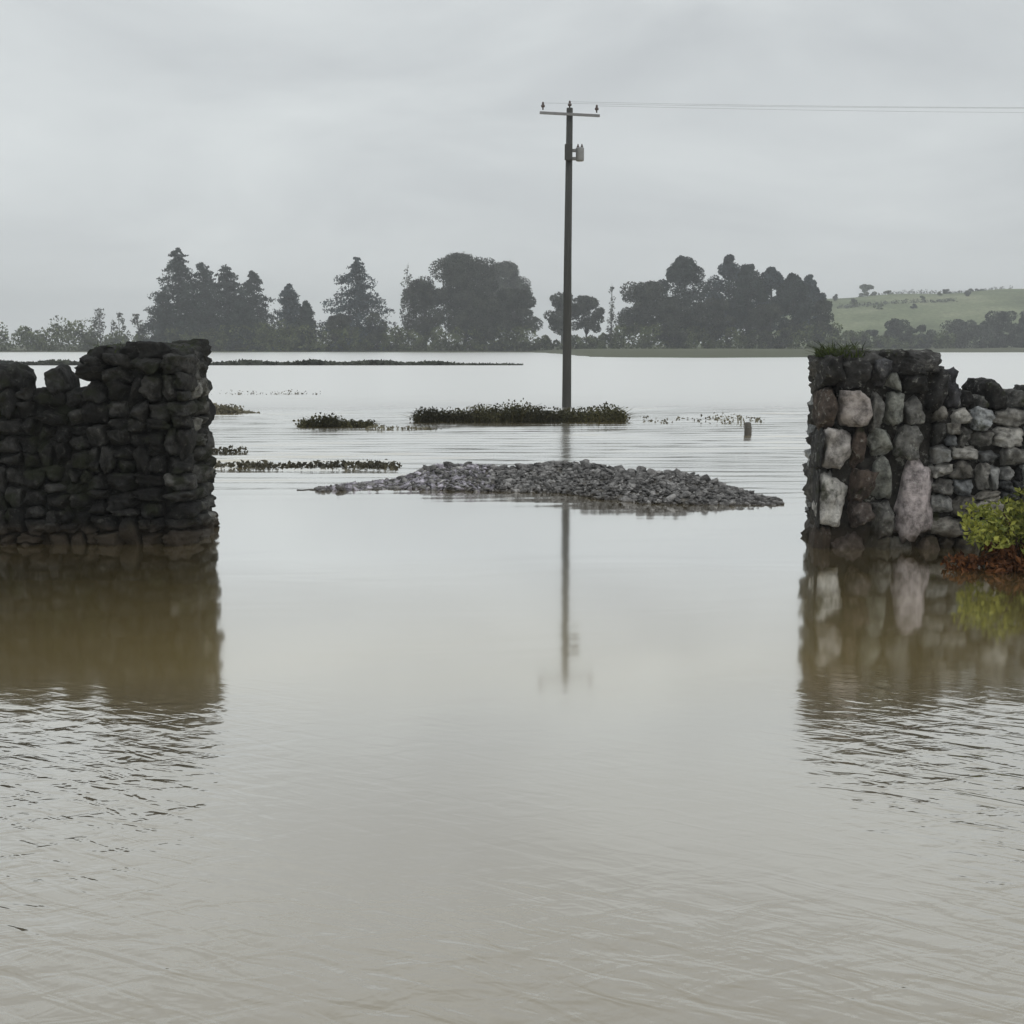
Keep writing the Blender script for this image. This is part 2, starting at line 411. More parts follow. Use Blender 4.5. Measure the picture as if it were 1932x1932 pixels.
def tree(kind, px, top, hw, Y, label, base=None, matname=None, seed=0, lean=0.0, name=None, cat='tree', group='trees along the far shore', bare=0.2):
    rng = np.random.default_rng(seed + 17)
    foot = at(px, 655, Y); foot.z = gz(foot.x, Y) - 0.1
    H = at(px, top, Y).z - foot.z
    Rw = hw * Y / F
    names = {'conifer': 'conifer_tree', 'broad': 'broadleaf_tree', 'pine': 'pine_tree', 'sapling': 'sapling_tree', 'bush': 'bush'}
    t = thing(name or names[kind], label, cat, foot, group)
    fx, fy, fz = foot
    tg = Geo(); pts = []
    ls = 0.31
    if kind == 'conifer':
        tg.tube([(fx, fy, fz), (fx, fy, fz + H * .5), (fx + lean, fy, fz + H * .985)], [H * .02, H * .012, 0.04], 7)
        nb = int(215 * max(0.5, H / 16))
        for i in range(nb):
            q = rng.uniform(0.03, 0.99); z = fz + H * q
            prof = (1 - q) ** 0.66 * (0.86 + 0.14 * math.sin(q * 27 + seed))
            L = Rw * prof * rng.uniform(0.6, 1.15) + 0.12
            az = rng.uniform(0, 2 * math.pi)
            e = Vector((math.cos(az), math.sin(az), -0.12 - 0.15 * rng.random()))
            if i % 3 == 0: tg.tube([(fx + lean * q, fy, z), (fx + lean * q + e.x * L, fy + e.y * L, z + e.z * L)], [0.06, 0.015], 4)
            m = int(14 + 85 * L / max(Rw, 1))
            u = rng.uniform(0.05, 1, (m, 1)) ** 0.8
            p = np.array([fx + lean * q, fy, z]) + u * np.array(e) * L
            p += rng.normal(size=(m, 3)) * np.array([.5, .5, .42]) * (0.4 + 0.8 * (1 - u)) * min(1, .25 + 2.2 * (1 - q))
            pts.append(p)
        top_p = np.stack([np.full(14, fx + lean), np.full(14, fy), fz + H * rng.uniform(.93, 1.0, 14)], 1) + rng.normal(size=(14, 3)) * .07
        pts.append(top_p); asp = 1.5
    elif kind in ('broad', 'bush'):
        b0 = bare
        tz = fz + H * (0.35 if kind == 'broad' else 0.15)
        tg.tube([(fx, fy, fz), (fx + lean * .3, fy, tz)], [max(.07, H * .022), max(.05, H * .015)], 7)
        nc = int(np.clip(H * 3.4, 12, 60))
        for i in range(nc):
            q = rng.uniform(0, 1) ** 0.8
            env = math.sqrt(max(0.05, 1 - (2 * (q - 0.42) / 1.25) ** 2))
            az = rng.uniform(0, 2 * math.pi); rr = Rw * env * math.sqrt(rng.uniform(0.02, 1)) * 0.78
            c = (fx + lean * q + math.cos(az) * rr, fy + math.sin(az) * rr, fz + H * (b0 + (0.93 - b0) * q))
            cr_ = min(Rw * rng.uniform(.16, .38), H * .2)
            if c[2] + cr_ * .8 > fz + H: c = (c[0], c[1], fz + H - cr_ * .8)
            tg.tube([(fx + lean * .3, fy, tz - H * .1), ((fx + c[0]) / 2, (fy + c[1]) / 2, (tz + c[2]) / 2 + .2), c], [H * .007, H * .004, .015], 4)
            pts.append(clump_points(rng, c, cr_, int(90 + 100 * cr_ * cr_)))
        asp = 1.1
    elif kind == 'pine':
        tg.tube([(fx, fy, fz), (fx + .3, fy, fz + H * .5), (fx + lean, fy, fz + H * .96)], [H * .019, H * .014, .06], 7)
        nc = int(34 + H * .9)
        for i in range(nc):
            q = rng.uniform(bare, 0.98)
            env = 0.45 + 0.55 * math.sin(math.pi * min(1, (q - bare) / (1 - bare) * .75 + .12))
            if q > .6: env *= (1 - q) / .4 * .85 + .15
            az = rng.uniform(0, 2 * math.pi); L = Rw * env * rng.uniform(.35, .95)
            cr_ = Rw * rng.uniform(.2, .4) * (1 if q < .7 else .45 + .55 * (1 - q) / .3)
            c = (fx + lean * q + math.cos(az) * L, fy + math.sin(az) * L, min(fz + H * q, fz + H - cr_ * 1.1))
            tg.tube([(fx + lean * q, fy, fz + H * (q - .06)), c], [.09, .025], 4)
            pts.append(clump_points(rng, c, cr_, int(100 + 45 * Rw), 1.1))
        asp = 1.5
    else:
        tg.tube([(fx, fy, fz), (fx + .1, fy, fz + H * .6), (fx + lean, fy, fz + H)], [.09, .06, .02], 6)
        for i in range(30):
            q = rng.uniform(.05, .95); az = rng.uniform(0, 2 * math.pi); L = Rw * rng.uniform(.4, 1) * (1.15 - q)
            e = (fx + lean * q + math.cos(az) * L, fy + math.sin(az) * L, fz + H * (q + .1))
            tg.tube([(fx + lean * q, fy, fz + H * (q - .04)), e], [.04, .012], 4)
            pts.append(clump_points(rng, e, .42, 16, 1.5))
        ls = .3; asp = 1.2
    P = np.concatenate(pts); P = P[P[:, 2] > fz + 0.05]
    P = P[P[:, 2] < fz + H * (1.0 - .02 * rng.random(len(P)))]
    V, Fq = leaves(rng, P, ls * (1 + (Y - 205) / 500), 0, asp)
    mesh_np('crown', V, Fq, M[matname or 'broad'], t)
    tg.build('trunk', M['bark'], t, True)
    return t

def hedge_row(px0, px1, top, Y0, Y1, thick, label, matname='hedge', seed=0, jag=0.35, dens=1.0, name='hedge', group=None, foot=None):
    rng = np.random.default_rng(seed + 101)
    A, B = at(px0, 655, Y0), at(px1, 655, Y1)
    L = (B - A).length
    n = max(3, int(L / 1.6)); pts = []
    mid = (A + B) / 2; mid.z = gz(mid.x, mid.y)
    for i in range(n):
        f = (i + rng.uniform(.2, .8)) / n
        p = A.lerp(B, f); p.z = gz(p.x, p.y)
        H = at(CX, top, p.y).z - p.z
        H *= 1 - jag + jag * (0.5 + 0.5 * math.sin(f * L * .21 + seed)) + rng.uniform(-.12, .12)
        H = max(H, .7)
        for k in range(4):
            c = (p.x + rng.uniform(-.9, .9), p.y + rng.uniform(-thick, thick) * .5, p.z + H * (0.08 + .25 * k))
            pts.append(clump_points(rng, c, max(.8, H * .34) * rng.uniform(.8, 1.25), int(95 * dens), .9))
    P = np.concatenate(pts); P = P[P[:, 2] > -0.05]
    V, Fq = leaves(rng, P, .42, 0, 1.1)
    o = mesh_np(name, V - np.array(mid), Fq, M[matname]); o.location = mid
    return tag(o, label, 'hedge', group)

# ------------------------------------------------------------------ far shore trees
T = [
 ('conifer', 342, 466, 98, 206, 'tallest dark conifer with a sharp spire behind the left gate pier', 'conifer', 0, {}),
 ('conifer', 388, 494, 94, 212, 'broad dark conifer just right of the tallest spire above the left pier', 'conifer', 0, {}),
 ('conifer', 432, 498, 90, 208, 'dark conifer with a blunt top third from left in the spruce clump', 'conifer', 0, {}),
 ('conifer', 480, 510, 68, 216, 'greyer thin-topped conifer closing the right end of the spruce clump', 'conifer', 0, {}),
 ('conifer', 312, 548, 56, 204, 'low dark conifer at the left foot of the tallest spire', 'conifer', 0, {}),
 ('conifer', 458, 560, 66, 204, 'low spreading conifer at the foot of the spruce clump on its right side', 'conifer', 0, {}),
 ('conifer', 548, 534, 56, 210, 'small pointed conifer alone in the gap left of the blue fir', 'bluefir', 0, {}),
 ('conifer', 580, 566, 30, 204, 'lowest little conifer between the pointed one and the blue fir', 'conifer', 0, {}),
 ('conifer', 675, 484, 106, 207, 'wide bluish fir standing alone between the spruces and the round tree', 'bluefir', 0, {}),
 ('broad', 640, 588, 34, 203, 'low rounded tree tucked against the left side of the blue fir', 'broad', 0, {'bare': .03}),
 ('broad', 712, 590, 34, 203, 'low rounded tree tucked against the right side of the blue fir', 'broad', 0, {'bare': .03}),
 ('broad', 915, 560, 70, 204, 'wide low tree in front of the big dome, filling its foot', 'broad', 0, {'bare': .05}),
 ('broad', 1270, 560, 60, 203, 'wide low tree filling the foot of the tallest pine on its left', 'broad', 0, {'bare': .05}),
 ('sapling', 770, 500, 18, 203, 'thin upright sapling at the left edge of the big round tree', 'pale', 0, {}),
 ('broad', 803, 520, 50, 206, 'dark broadleaf tree under the left shoulder of the big dome', 'broad', 0, {}),
 ('broad', 878, 476, 86, 212, 'biggest round domed tree in the middle of the far shore', 'broad', 0, {}),
 ('broad', 955, 492, 50, 250, 'pale hazy tree behind the right shoulder of the big dome', 'pale', 0, {}),
 ('broad', 975, 543, 50, 205, 'low spreading tree at the right foot of the big dome', 'broad', 0, {'bare': .3}),
 ('broad', 1060, 550, 40, 204, 'small high-crowned tree directly behind the utility pole', 'broad', 0, {'bare': .34}),
 ('broad', 1106, 556, 38, 206, 'small high-crowned tree just right of the utility pole', 'broad', 0, {'bare': .36}),
 ('sapling', 1153, 540, 9, 203, 'slimmest bare sapling left of the right-hand wood', 'pale', 0, {}),
 ('broad', 1216, 530, 62, 205, 'rounded dark tree sloping up at the left of the right-hand wood', 'broad', 0, {}),
 ('pine', 1287, 481, 58, 208, 'tallest bushy pine in the right-hand wood', 'conifer', 0, {'bare': .08}),
 ('pine', 1370, 480, 42, 212, 'narrow hazy-topped pine right of the tallest bushy pine', 'bluefir', 0, {'bare': .2}),
 ('pine', 1408, 498, 44, 206, 'flat-topped pine in the middle of the pine row', 'conifer', 0, {'bare': .3}),
 ('pine', 1450, 503, 42, 209, 'gappy pine with sky showing through right of the flat-topped pine', 'bluefir', 0, {'bare': .3}),
 ('pine', 1492, 514, 40, 205, 'shorter pine last but one of the pine row', 'conifer', 0, {'bare': .2}),
 ('pine', 1524, 518, 28, 214, 'slim pale pine at the hillside end of the pine row', 'bluefir', 0, {'bare': .2}),
 ('broad', 1340, 560, 50, 203, 'low dark bush-like tree beneath the tallest pine', 'broad', 0, {'bare': .05}),
 ('broad', 1450, 572, 55, 202, 'low dark tree filling the foot of the pine row', 'broad', 0, {'bare': .05}),
 ('broad', 1548, 566, 34, 203, 'low tree where the pine row meets the green hill', 'broad', 0, {'bare': .05}),
 ('sapling', 190, 582, 20, 205, 'spindly sapling above the left wall, leftmost of three', 'pale', 0, {}),
 ('sapling', 226, 590, 22, 208, 'spindly sapling above the left wall, middle of three', 'pale', 0, {}),
 ('sapling', 262, 592, 22, 205, 'spindly sapling next to the tallest conifer, above the left wall', 'pale', 0, {}),
 ('bush', 1632, 536, 20, 410, 'single dark bush on the skyline of the green hill', 'hedge', 0, {'bare': .0}),
 ('bush', 1832, 545, 24, 405, 'pale bush on the hill skyline at the right', 'pale', 0, {'bare': .0}),
 ('bush', 1690, 600, 34, 235, 'dark pointed bush rising behind the right gate pier', 'broad', 0, {'bare': .0}),
 ('bush', 1640, 622, 30, 232, 'lower dark bush left of the pointed bush behind the right pier', 'broad', 0, {'bare': .0}),
 ('bush', 1735, 612, 30, 236, 'dark bush right of the pointed bush behind the right pier', 'broad', 0, {'bare': .0}),
 ('broad', 1880, 586, 52, 250, 'dark round tree below the hill at the right edge', 'broad', 0, {'bare': .05}),
 ('broad', 1812, 602, 40, 255, 'lower dark tree left of the round tree below the hill', 'broad', 0, {'bare': .05}),
 ('broad', 1950, 580, 45, 252, 'dark tree cut by the right edge below the hill', 'broad', 0, {'bare': .05}),
]
for i, (k, px, top, hw, Y, lab, mname, sd_, kw) in enumerate(T):
    if k == 'bush':
        tree(k, px, top, hw, Y, lab, None, mname, i * 7, 0, cat='bush', group='bushes on the far land', **kw)
    else:
        tree(k, px, top, hw, Y, lab, None, mname, i * 7, 0, **kw)

rs_ = random.Random(9)
for k in range(9):
    px, Y = rs_.uniform(1570, 1925), rs_.uniform(330, 405)
    f = at(px, 655, Y); z = gz(f.x, Y)
    v = math.tan(math.atan((z + rs_.uniform(1.0, 2.4) - EYE) / Y) + PITCH)
    tree('bush', px, CY - F * v, rs_.uniform(5, 12), Y, 'small scrub bush dotted on the open green hillside', None, 'pale' if k % 2 else 'hedge', 300 + k, 0, cat='bush', group='scrub bushes on the hillside', bare=0)
HG = 'hedges along the far shore'
hedge_row(-140, 175, 602, 204, 206, 5, 'olive hedge with a bumpy top beyond the low part of the left wall', seed=1, group=HG)
hedge_row(160, 320, 626, 206, 206, 3, 'low hedge behind the top of the left gate pier', seed=2, group=HG, jag=.25)
hedge_row(300, 760, 614, 203, 203, 3, 'long dark hedge at the foot of the spruces and blue fir', seed=3, group=HG, jag=.2)
hedge_row(745, 1010, 618, 203, 203, 3, 'dark hedge under the big round domed tree', seed=4, group=HG, jag=.2)
hedge_row(1000, 1170, 634, 203, 203, 2, 'lowest hedge with bright sky above it behind the utility pole', seed=5, group=HG, jag=.15)
hedge_row(1155, 1580, 616, 201, 203, 3, 'dark hedge at the foot of the right-hand pines', seed=6, group=HG, jag=.2)
hedge_row(1560, 1800, 628, 226, 240, 3, 'hedge on the far bank behind the right gate pier', seed=7, group=HG, jag=.3)
hedge_row(1780, 2100, 614, 246, 250, 4, 'dark hedge below the hill at the right edge', seed=8, group=HG, matname='broad')
hedge_row(1575, 1800, 578, 345, 352, 3, 'thin field hedge crossing the middle of the green hill', seed=9, group=HG, jag=.8, matname='pale', dens=.12)
hedge_row(1620, 1900, 548, 400, 400, 2, 'sparse hedge along the top of the green hill', seed=10, group=HG, jag=.9, matname='pale', dens=.10)

# ------------------------------------------------------------------ stones
def stone_template(n=5):
    idx, V, Fq = {}, [], []
    g = np.linspace(-1, 1, n)
    def vid(p):
        k = tuple(np.round(p, 5))
        if k not in idx: idx[k] = len(V); V.append(p)
        return idx[k]
    for ax in range(3):
        for s in (-1, 1):
            for i in range(n - 1):
                for j in range(n - 1):
                    q = []
                    for (a, b) in ((i, j), (i + 1, j), (i + 1, j + 1), (i, j + 1)):
                        p = [0, 0, 0]; p[ax] = s; p[(ax + 1) % 3] = g[a]; p[(ax + 2) % 3] = g[b]
                        q.append(vid(p))
                    Fq.append(q if s > 0 else q[::-1])
    return np.array(V, float), np.array(Fq)
TV, TF = stone_template(10)
TVs, TFs = stone_template(4)
def stone(rng, c, size, rot=(0, 0, 0), sharp=8.0, rough=0.035, small=False):
    V, Fq = (TVs, TFs) if small else (TV, TF)
    P = V / (np.sum(np.abs(V) ** sharp, 1) ** (1 / sharp))[:, None]
    for _ in range(11):                                    # chipped corners and flat facets
        n = rng.normal(size=3); n /= np.linalg.norm(n)
        d = P @ n - rng.uniform(.80, 1.15)
        P = P - np.maximum(d, 0)[:, None] * n * .92
    for _ in range(7):
        k = rng.normal(size=3) * rng.uniform(1.5, 7); P = P * (1 + rough * np.sin(P @ k + rng.uniform(0, 6)))[:, None]
    for _ in range(5):
        k = rng.normal(size=3) * rng.uniform(7, 15); P = P * (1 + .016 * np.sign(np.sin(P @ k + rng.uniform(0, 6))) * np.abs(np.sin(P @ k)) ** .6)[:, None]
    P = P * np.array(size) / 2
    Mx = np.array(Matrix.Rotation(rot[2], 3, 'Z') @ Matrix.Rotation(rot[1], 3, 'Y') @ Matrix.Rotation(rot[0], 3, 'X'))
    return P @ Mx.T + np.array(c), Fq
def split(rng, x0, z0, x1, z1, mx_, out):
    w_, h_ = x1 - x0, z1 - z0
    if w_ < mx_ * 1.25 and h_ < mx_ * .9 or (w_ < mx_ * .75 and h_ < mx_ * 1.5 and rng.random() < .6) or max(w_, h_) < mx_ * .6:
        out.append((x0, z0, x1, z1)); return
    if w_ * rng.uniform(.75, 1.3) > h_:
        k = x0 + w_ * rng.uniform(.36, .64); split(rng, x0, z0, k, z1, mx_, out); split(rng, k, z0, x1, z1, mx_, out)
    else:
        k = z0 + h_ * rng.uniform(.36, .64); split(rng, x0, z0, x1, k, mx_, out); split(rng, x0, k, x1, z1, mx_, out)
def lay(geo, rng, rects, place, depth, tintf, fill=1.01, jut=0.03, small=False, tw=1.0):
    for q in rects:
        a0, z0, a1, z1 = q[:4]
        w_, h_ = (a1 - a0) * fill * rng.uniform(.94, 1.06), (z1 - z0) * fill * rng.uniform(.94, 1.06)
        dp = depth * rng.uniform(.8, 1.1)
        tint = np.array(q[4]) if len(q) > 4 else tintf(rng, (a0 + a1) / 2, (z0 + z1) / 2)
        c, dims, rz = place((a0 + a1) / 2, (z0 + z1) / 2, w_, h_, dp, rng.uniform(-jut, jut))
        V, Fq = stone(rng, c, dims, (tw * rng.uniform(-.14, .14), tw * rng.uniform(-.17, .17), rz + tw * rng.uniform(-.14, .14)), small=small)
        geo.add(V, Fq, tint)
def front_place(yf):
    def f(a, z, w_, h_, d, j): return (a, yf + d / 2 + j, z), (w_, d, h_), 0
    return f
def end_place(xe, sgn):
    def f(a, z, w_, h_, d, j): return (xe - sgn * (d / 2) + j, a, z), (d, w_, h_), 0
    return f

# ------------------------------------------------------------------ right wall
def zpx(px, py, Y): p = at(px, py, Y); return p.x, p.z
YR = 7.95
rngR = np.random.default_rng(5)
def rtint(rng, a, z):
    v = rng.choice([0.05, 0.11, 0.20, 0.29, 0.38], p=[.16, .2, .28, .23, .13]) * rng.uniform(.8, 1.2)
    warm = rng.uniform(-.06, .08)
    return (v * (1 + warm), v * (1 + warm * .15), v * (.97 - warm))
rw = thing('dry_stone_wall', 'grey dry-stone wall of pale and pinkish stones with its gate pier, right of the gap', 'wall', (2.4, YR + .3, 0), 'dry-stone walls either side of the gap')
DK, MD, LT, PK, BR, GR = (.035, .034, .033), (.13, .128, .12), (.42, .41, .39), (.40, .355, .355), (.075, .058, .048), (.20, .205, .185)
manual = [(250,290,440,450,DK),(440,300,600,460,DK),(600,290,700,450,(.07,.07,.075)),(685,365,785,470,GR),(700,270,905,370,DK),(785,375,905,500,DK),
 (270,460,410,690,BR),(410,465,590,675,(.30,.27,.255)),(590,470,680,680,MD),(680,480,790,660,GR),(790,500,900,660,MD),
 (250,690,340,930,DK),(335,695,495,920,(.34,.32,.305)),(495,680,590,930,BR),(590,680,740,860,GR),(740,660,890,870,MD),
 (240,930,310,1250,DK),(305,945,475,1240,LT),(475,930,600,1110,BR),(600,870,735,1110,GR),(740,890,975,1300,PK),
 (475,1110,600,1260,(.09,.075,.068)),(600,1110,740,1300,MD),
 (225,1250,380,1480,BR),(375,1260,565,1490,(.20,.165,.15)),(560,1290,720,1480,(.085,.09,.07)),(720,1300,850,1490,GR),(850,1300,1000,1490,(.19,.155,.125))]
def zoom_to_1932(zx, zy): return (2250 + zx * .5176) * .644, (900 + zy * .5176) * .644
rects = []
for (x0, y0, x1, y1, tn) in manual:
    ax0, az0 = zpx(*zoom_to_1932(x0, y1), YR); ax1, az1 = zpx(*zoom_to_1932(x1, y0), YR)
    ax0 = max(ax0, 2.25)
    if y1 > 1400: az0 = -0.35
    rects.append((ax0, az0, ax1, az1, tn))
gp = Geo()
XE = 2.29
x_pr = max(q[2] for q in rects[:22])
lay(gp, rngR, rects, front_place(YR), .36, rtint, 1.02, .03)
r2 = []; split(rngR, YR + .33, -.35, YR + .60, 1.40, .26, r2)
lay(gp, rngR, r2, end_place(XE, -1), .32, lambda rng, a, z: np.array((.05, .047, .042)) * rng.uniform(.6, 1.8), 1.0, .008, False, .35)  # gap-end stones coloured darker, painting in the shade on this face
r3 = []; split(rngR, XE + .05, -.35, x_pr, 1.40, .34, r3)
lay(gp, rngR, r3, lambda a, z, w_, h_, d, j: ((a, YR + .8 - d / 2 + j, z), (w_, d, h_), 0), .36, rtint)
for q in np.linspace(XE + .19, x_pr - .13, 4):          # top courses
    for yy in (YR + .22, YR + .58):
        V, Fq = stone(rngR, (q, yy, 1.37), (.30, .36, .16), (0, 0, rngR.uniform(-.3, .3))); gp.add(V, Fq, np.array(DK) * rngR.uniform(.8, 2))
g_ = gp.build('gate_pier', M['stone'], rw, True)
core = Geo(); core.box(((XE + x_pr) / 2 + .02, YR + .40, .48), (x_pr - XE - .12, .56, 1.7))
core.T = [np.tile((.03, .028, .025), (8, 1))]  # core coloured dark so gaps between the stones look shaded
core.build('pier_fill', M['stone'], rw)
gr_ = Geo(); r4 = []
split(rngR, x_pr - .03, -.35, 7.2, 1.04, .185, r4)
lay(gr_, rngR, r4, front_place(YR + .03), .3, rtint, 1.01, .035)
r5 = []; split(rngR, x_pr, -.35, 7.2, 1.06, .4, r5)
lay(gr_, rngR, r5, lambda a, z, w_, h_, d, j: ((a, YR + .62 - d / 2 + j, z), (w_, d, h_), 0), .3, rtint, .98, .03, True)
gr_.build('wall_run', M['stone'], rw, True)
core = Geo(); core.box(((x_pr + 7.1) / 2, YR + .325, .33), (7.1 - x_pr, .42, 1.36))
core.T = [np.tile((.03, .028, .025), (8, 1))]  # dark colour stands in for shade between the run's stones
core.build('wall_fill', M['stone'], rw)
def coping(px0, px1, pytop, Y, zb, tint, parent, rng, mname, tilt=0.0):
    x0, zt = zpx(px0, pytop, Y); x1, _ = zpx(px1, pytop, Y)
    V, Fq = stone(rng, ((x0 + x1) / 2, Y + .24, (zb + zt) / 2), (x1 - x0, .5 * rng.uniform(.75, 1.05), zt - zb), (0, tilt, rng.uniform(-.12, .12)), 3.2)
    g = Geo(); g.add(V, Fq, np.array(tint)); return g.build('coping_stone', M[mname], parent, True)
for (a, b, t_, tn, tl) in [(1757, 1790, 692, DK, .2), (1790, 1822, 700, (.06, .06, .065), -.1), (1826, 1848, 738, DK, .3), (1866, 1902, 714, DK, -.25),
                       (1848, 1866, 746, MD, 0), (1908, 1950, 738, MD, .15), (1952, 1990, 730, DK, -.1), (1994, 2050, 722, MD, .1), (2055, 2100, 712, DK, -.2), (2105, 2160, 720, MD, .1), (2165, 2220, 716, GR, 0), (2224, 2290, 722, DK, .1)]:
    coping(a, b, t_, YR + .03, 1.0, tn, rw, rngR, 'stone', tl)

# ------------------------------------------------------------------ left wall
YL = 8.1
rngL = np.random.default_rng(11)
def ltint(rng, a, z):
    v = rng.choice([0.011, 0.018, 0.028, 0.045], p=[.3, .35, .25, .1]) * rng.uniform(.8, 1.2)
    return (v, v * .99, v * .94)
def ltint_end(rng, a, z):  # lighter stone colours paint in the light caught by the gap-end face
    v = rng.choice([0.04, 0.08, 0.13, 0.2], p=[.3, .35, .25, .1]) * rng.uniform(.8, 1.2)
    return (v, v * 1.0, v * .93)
lw_ = thing('dry_stone_wall', 'almost black mossy dry-stone wall with a gappy coping, left of the gap', 'wall', (-2.6, YL + .3, 0), 'dry-stone walls either side of the gap')
XL = -2.385; x_pl = zpx(148, 700, YL)[0]
gp = Geo(); r1 = []; split(rngL, x_pl, -.35, XL, 1.42, .20, r1)
r1 = [(a0, z0, min(a1, XL - .015), z1) for (a0, z0, a1, z1) in r1]
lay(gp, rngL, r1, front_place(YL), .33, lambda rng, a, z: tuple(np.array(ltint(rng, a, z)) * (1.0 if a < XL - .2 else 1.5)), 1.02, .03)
r2 = []; split(rngL, YL + .30, -.35, YL + .66, 1.40, .22, r2)
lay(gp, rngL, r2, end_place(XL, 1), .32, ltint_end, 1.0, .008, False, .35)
r3 = []; split(rngL, x_pl, -.35, XL - .05, 1.40, .30, r3)
lay(gp, rngL, r3, lambda a, z, w_, h_, d, j: ((a, YL + .95 - d / 2 + j, z), (w_, d, h_), 0), .36, ltint, 1.0, .02, False, .4)
for q in np.linspace(x_pl + .15, XL - .19, 5):
    for yy in (YL + .2, YL + .5, YL + .78):
        V, Fq = stone(rngL, (q + rngL.uniform(-.04, .04), yy, 1.40 + rngL.uniform(-.02, .05)), (.27, .32, .17), (0, rngL.uniform(-.1, .1), rngL.uniform(-.3, .3))); gp.add(V, Fq, ltint(rngL, 0, 0))
gp.build('gate_pier', M['darkstone'], lw_, True)
core = Geo(); core.box(((XL + x_pl) / 2 - .02, YL + .475, .49), (XL - x_pl - .12, .7, 1.72))
core.T = [np.tile((.02, .02, .018), (8, 1))]  # core kept dark, painting shade into the pier's gaps
core.build('pier_fill', M['darkstone'], lw_)
gr_ = Geo(); r4 = []; split(rngL, -7.4, -.35, x_pl + .03, 1.17, .19, r4)
lay(gr_, rngL, r4, front_place(YL + .03), .32, ltint, 1.02, .03)
r5 = []; split(rngL, -7.4, -.35, x_pl, 1.16, .4, r5)
lay(gr_, rngL, r5, lambda a, z, w_, h_, d, j: ((a, YL + .66 - d / 2 + j, z), (w_, d, h_), 0), .3, ltint, .98, .03, True)
gr_.build('wall_run', M['darkstone'], lw_, True)
core = Geo(); core.box(((x_pl - 7.3) / 2, YL + .345, .39), (x_pl + 7.3, .44, 1.46))
core.T = [np.tile((.02, .02, .018), (8, 1))]
core.build('wall_fill', M['darkstone'], lw_)  # dark core again, painted shade behind the run's stones
for (a, b, t_, tl) in [(72, 113, 693, -.25), (-40, 26, 690, .1), (-95, -45, 700, 0), (-150, -98, 690, .1), (-230, -156, 698, -.1), (-300, -235, 690, .1), (-390, -306, 700, 0), (-470, -395, 694, .1)]:
    coping(a, b, t_, YL + .03, 1.08, np.array((.028, .028, .027)) * rngL.uniform(.7, 1.4), lw_, rngL, 'darkstone', tl)

# ------------------------------------------------------------------ grass tufts, rushes
def blades(rng, pts, h, wdt, spread=.5):
    n = len(pts); P = np.asarray(pts)
    d = rng.normal(size=(n, 3)) * spread; d[:, 2] = 1; hh = h * rng.uniform(.45, 1.15, (n, 1)); d = d / np.linalg.norm(d, axis=1)[:, None] * hh
    s = rng.normal(size=(n, 3)); s[:, 2] = 0; s /= np.linalg.norm(s, axis=1)[:, None]; s *= wdt
    dr = d * np.array([1.9, 1.9, .9])
    V = np.stack([P - s, P + s, P + d * .55 + s * .7, P + d * .55 - s * .7, P + dr + s * .12, P + dr - s * .12], 1).reshape(-1, 3)
    b = np.arange(n)[:, None] * 6
    Fq = np.concatenate([b + np.array([0, 1, 2, 3]), b + np.array([3, 2, 4, 5])])
    return V, Fq
def tuft(x, y, z, r, h, n, label, mname='tuft', seed=0, name='grass_tuft', group=None, wdt=.006, ry=None, spread=.5):
    rng = np.random.default_rng(seed + 31)
    a = rng.uniform(0, 2 * math.pi, n); q = np.sqrt(rng.uniform(0, 1, n))
    P = np.stack([x + r * q * np.cos(a), y + (ry or r) * q * np.sin(a), np.full(n, z)], 1)
    V, Fq = blades(rng, P, h, wdt, spread)
    o = mesh_np(name, V - np.array([x, y, z]), Fq, M[mname]); o.location = (x, y, z)
    return tag(o, label, 'grass', group)
TG = 'grass tufts growing on the walls'
tuft(2.44, YR + .3, 1.40, .16, .13, 420, 'dark green grass tuft on the gap-side corner of the right pier', seed=1, group=TG, ry=.3, spread=.8)
tuft(2.78, YR + .3, 1.40, .14, .06, 200, 'short thin tuft in the middle of the right pier top', seed=2, group=TG, ry=.25, spread=.9)
tuft(-2.62, YL + .4, 1.43, .16, .09, 240, 'grass tuft on the gap-side end of the left pier top', seed=3, group=TG, ry=.35, spread=.9)
tuft(-2.98, YL + .4, 1.43, .16, .10, 240, 'grass tuft on the outer end of the left pier top', seed=4, group=TG, ry=.35, spread=.9)

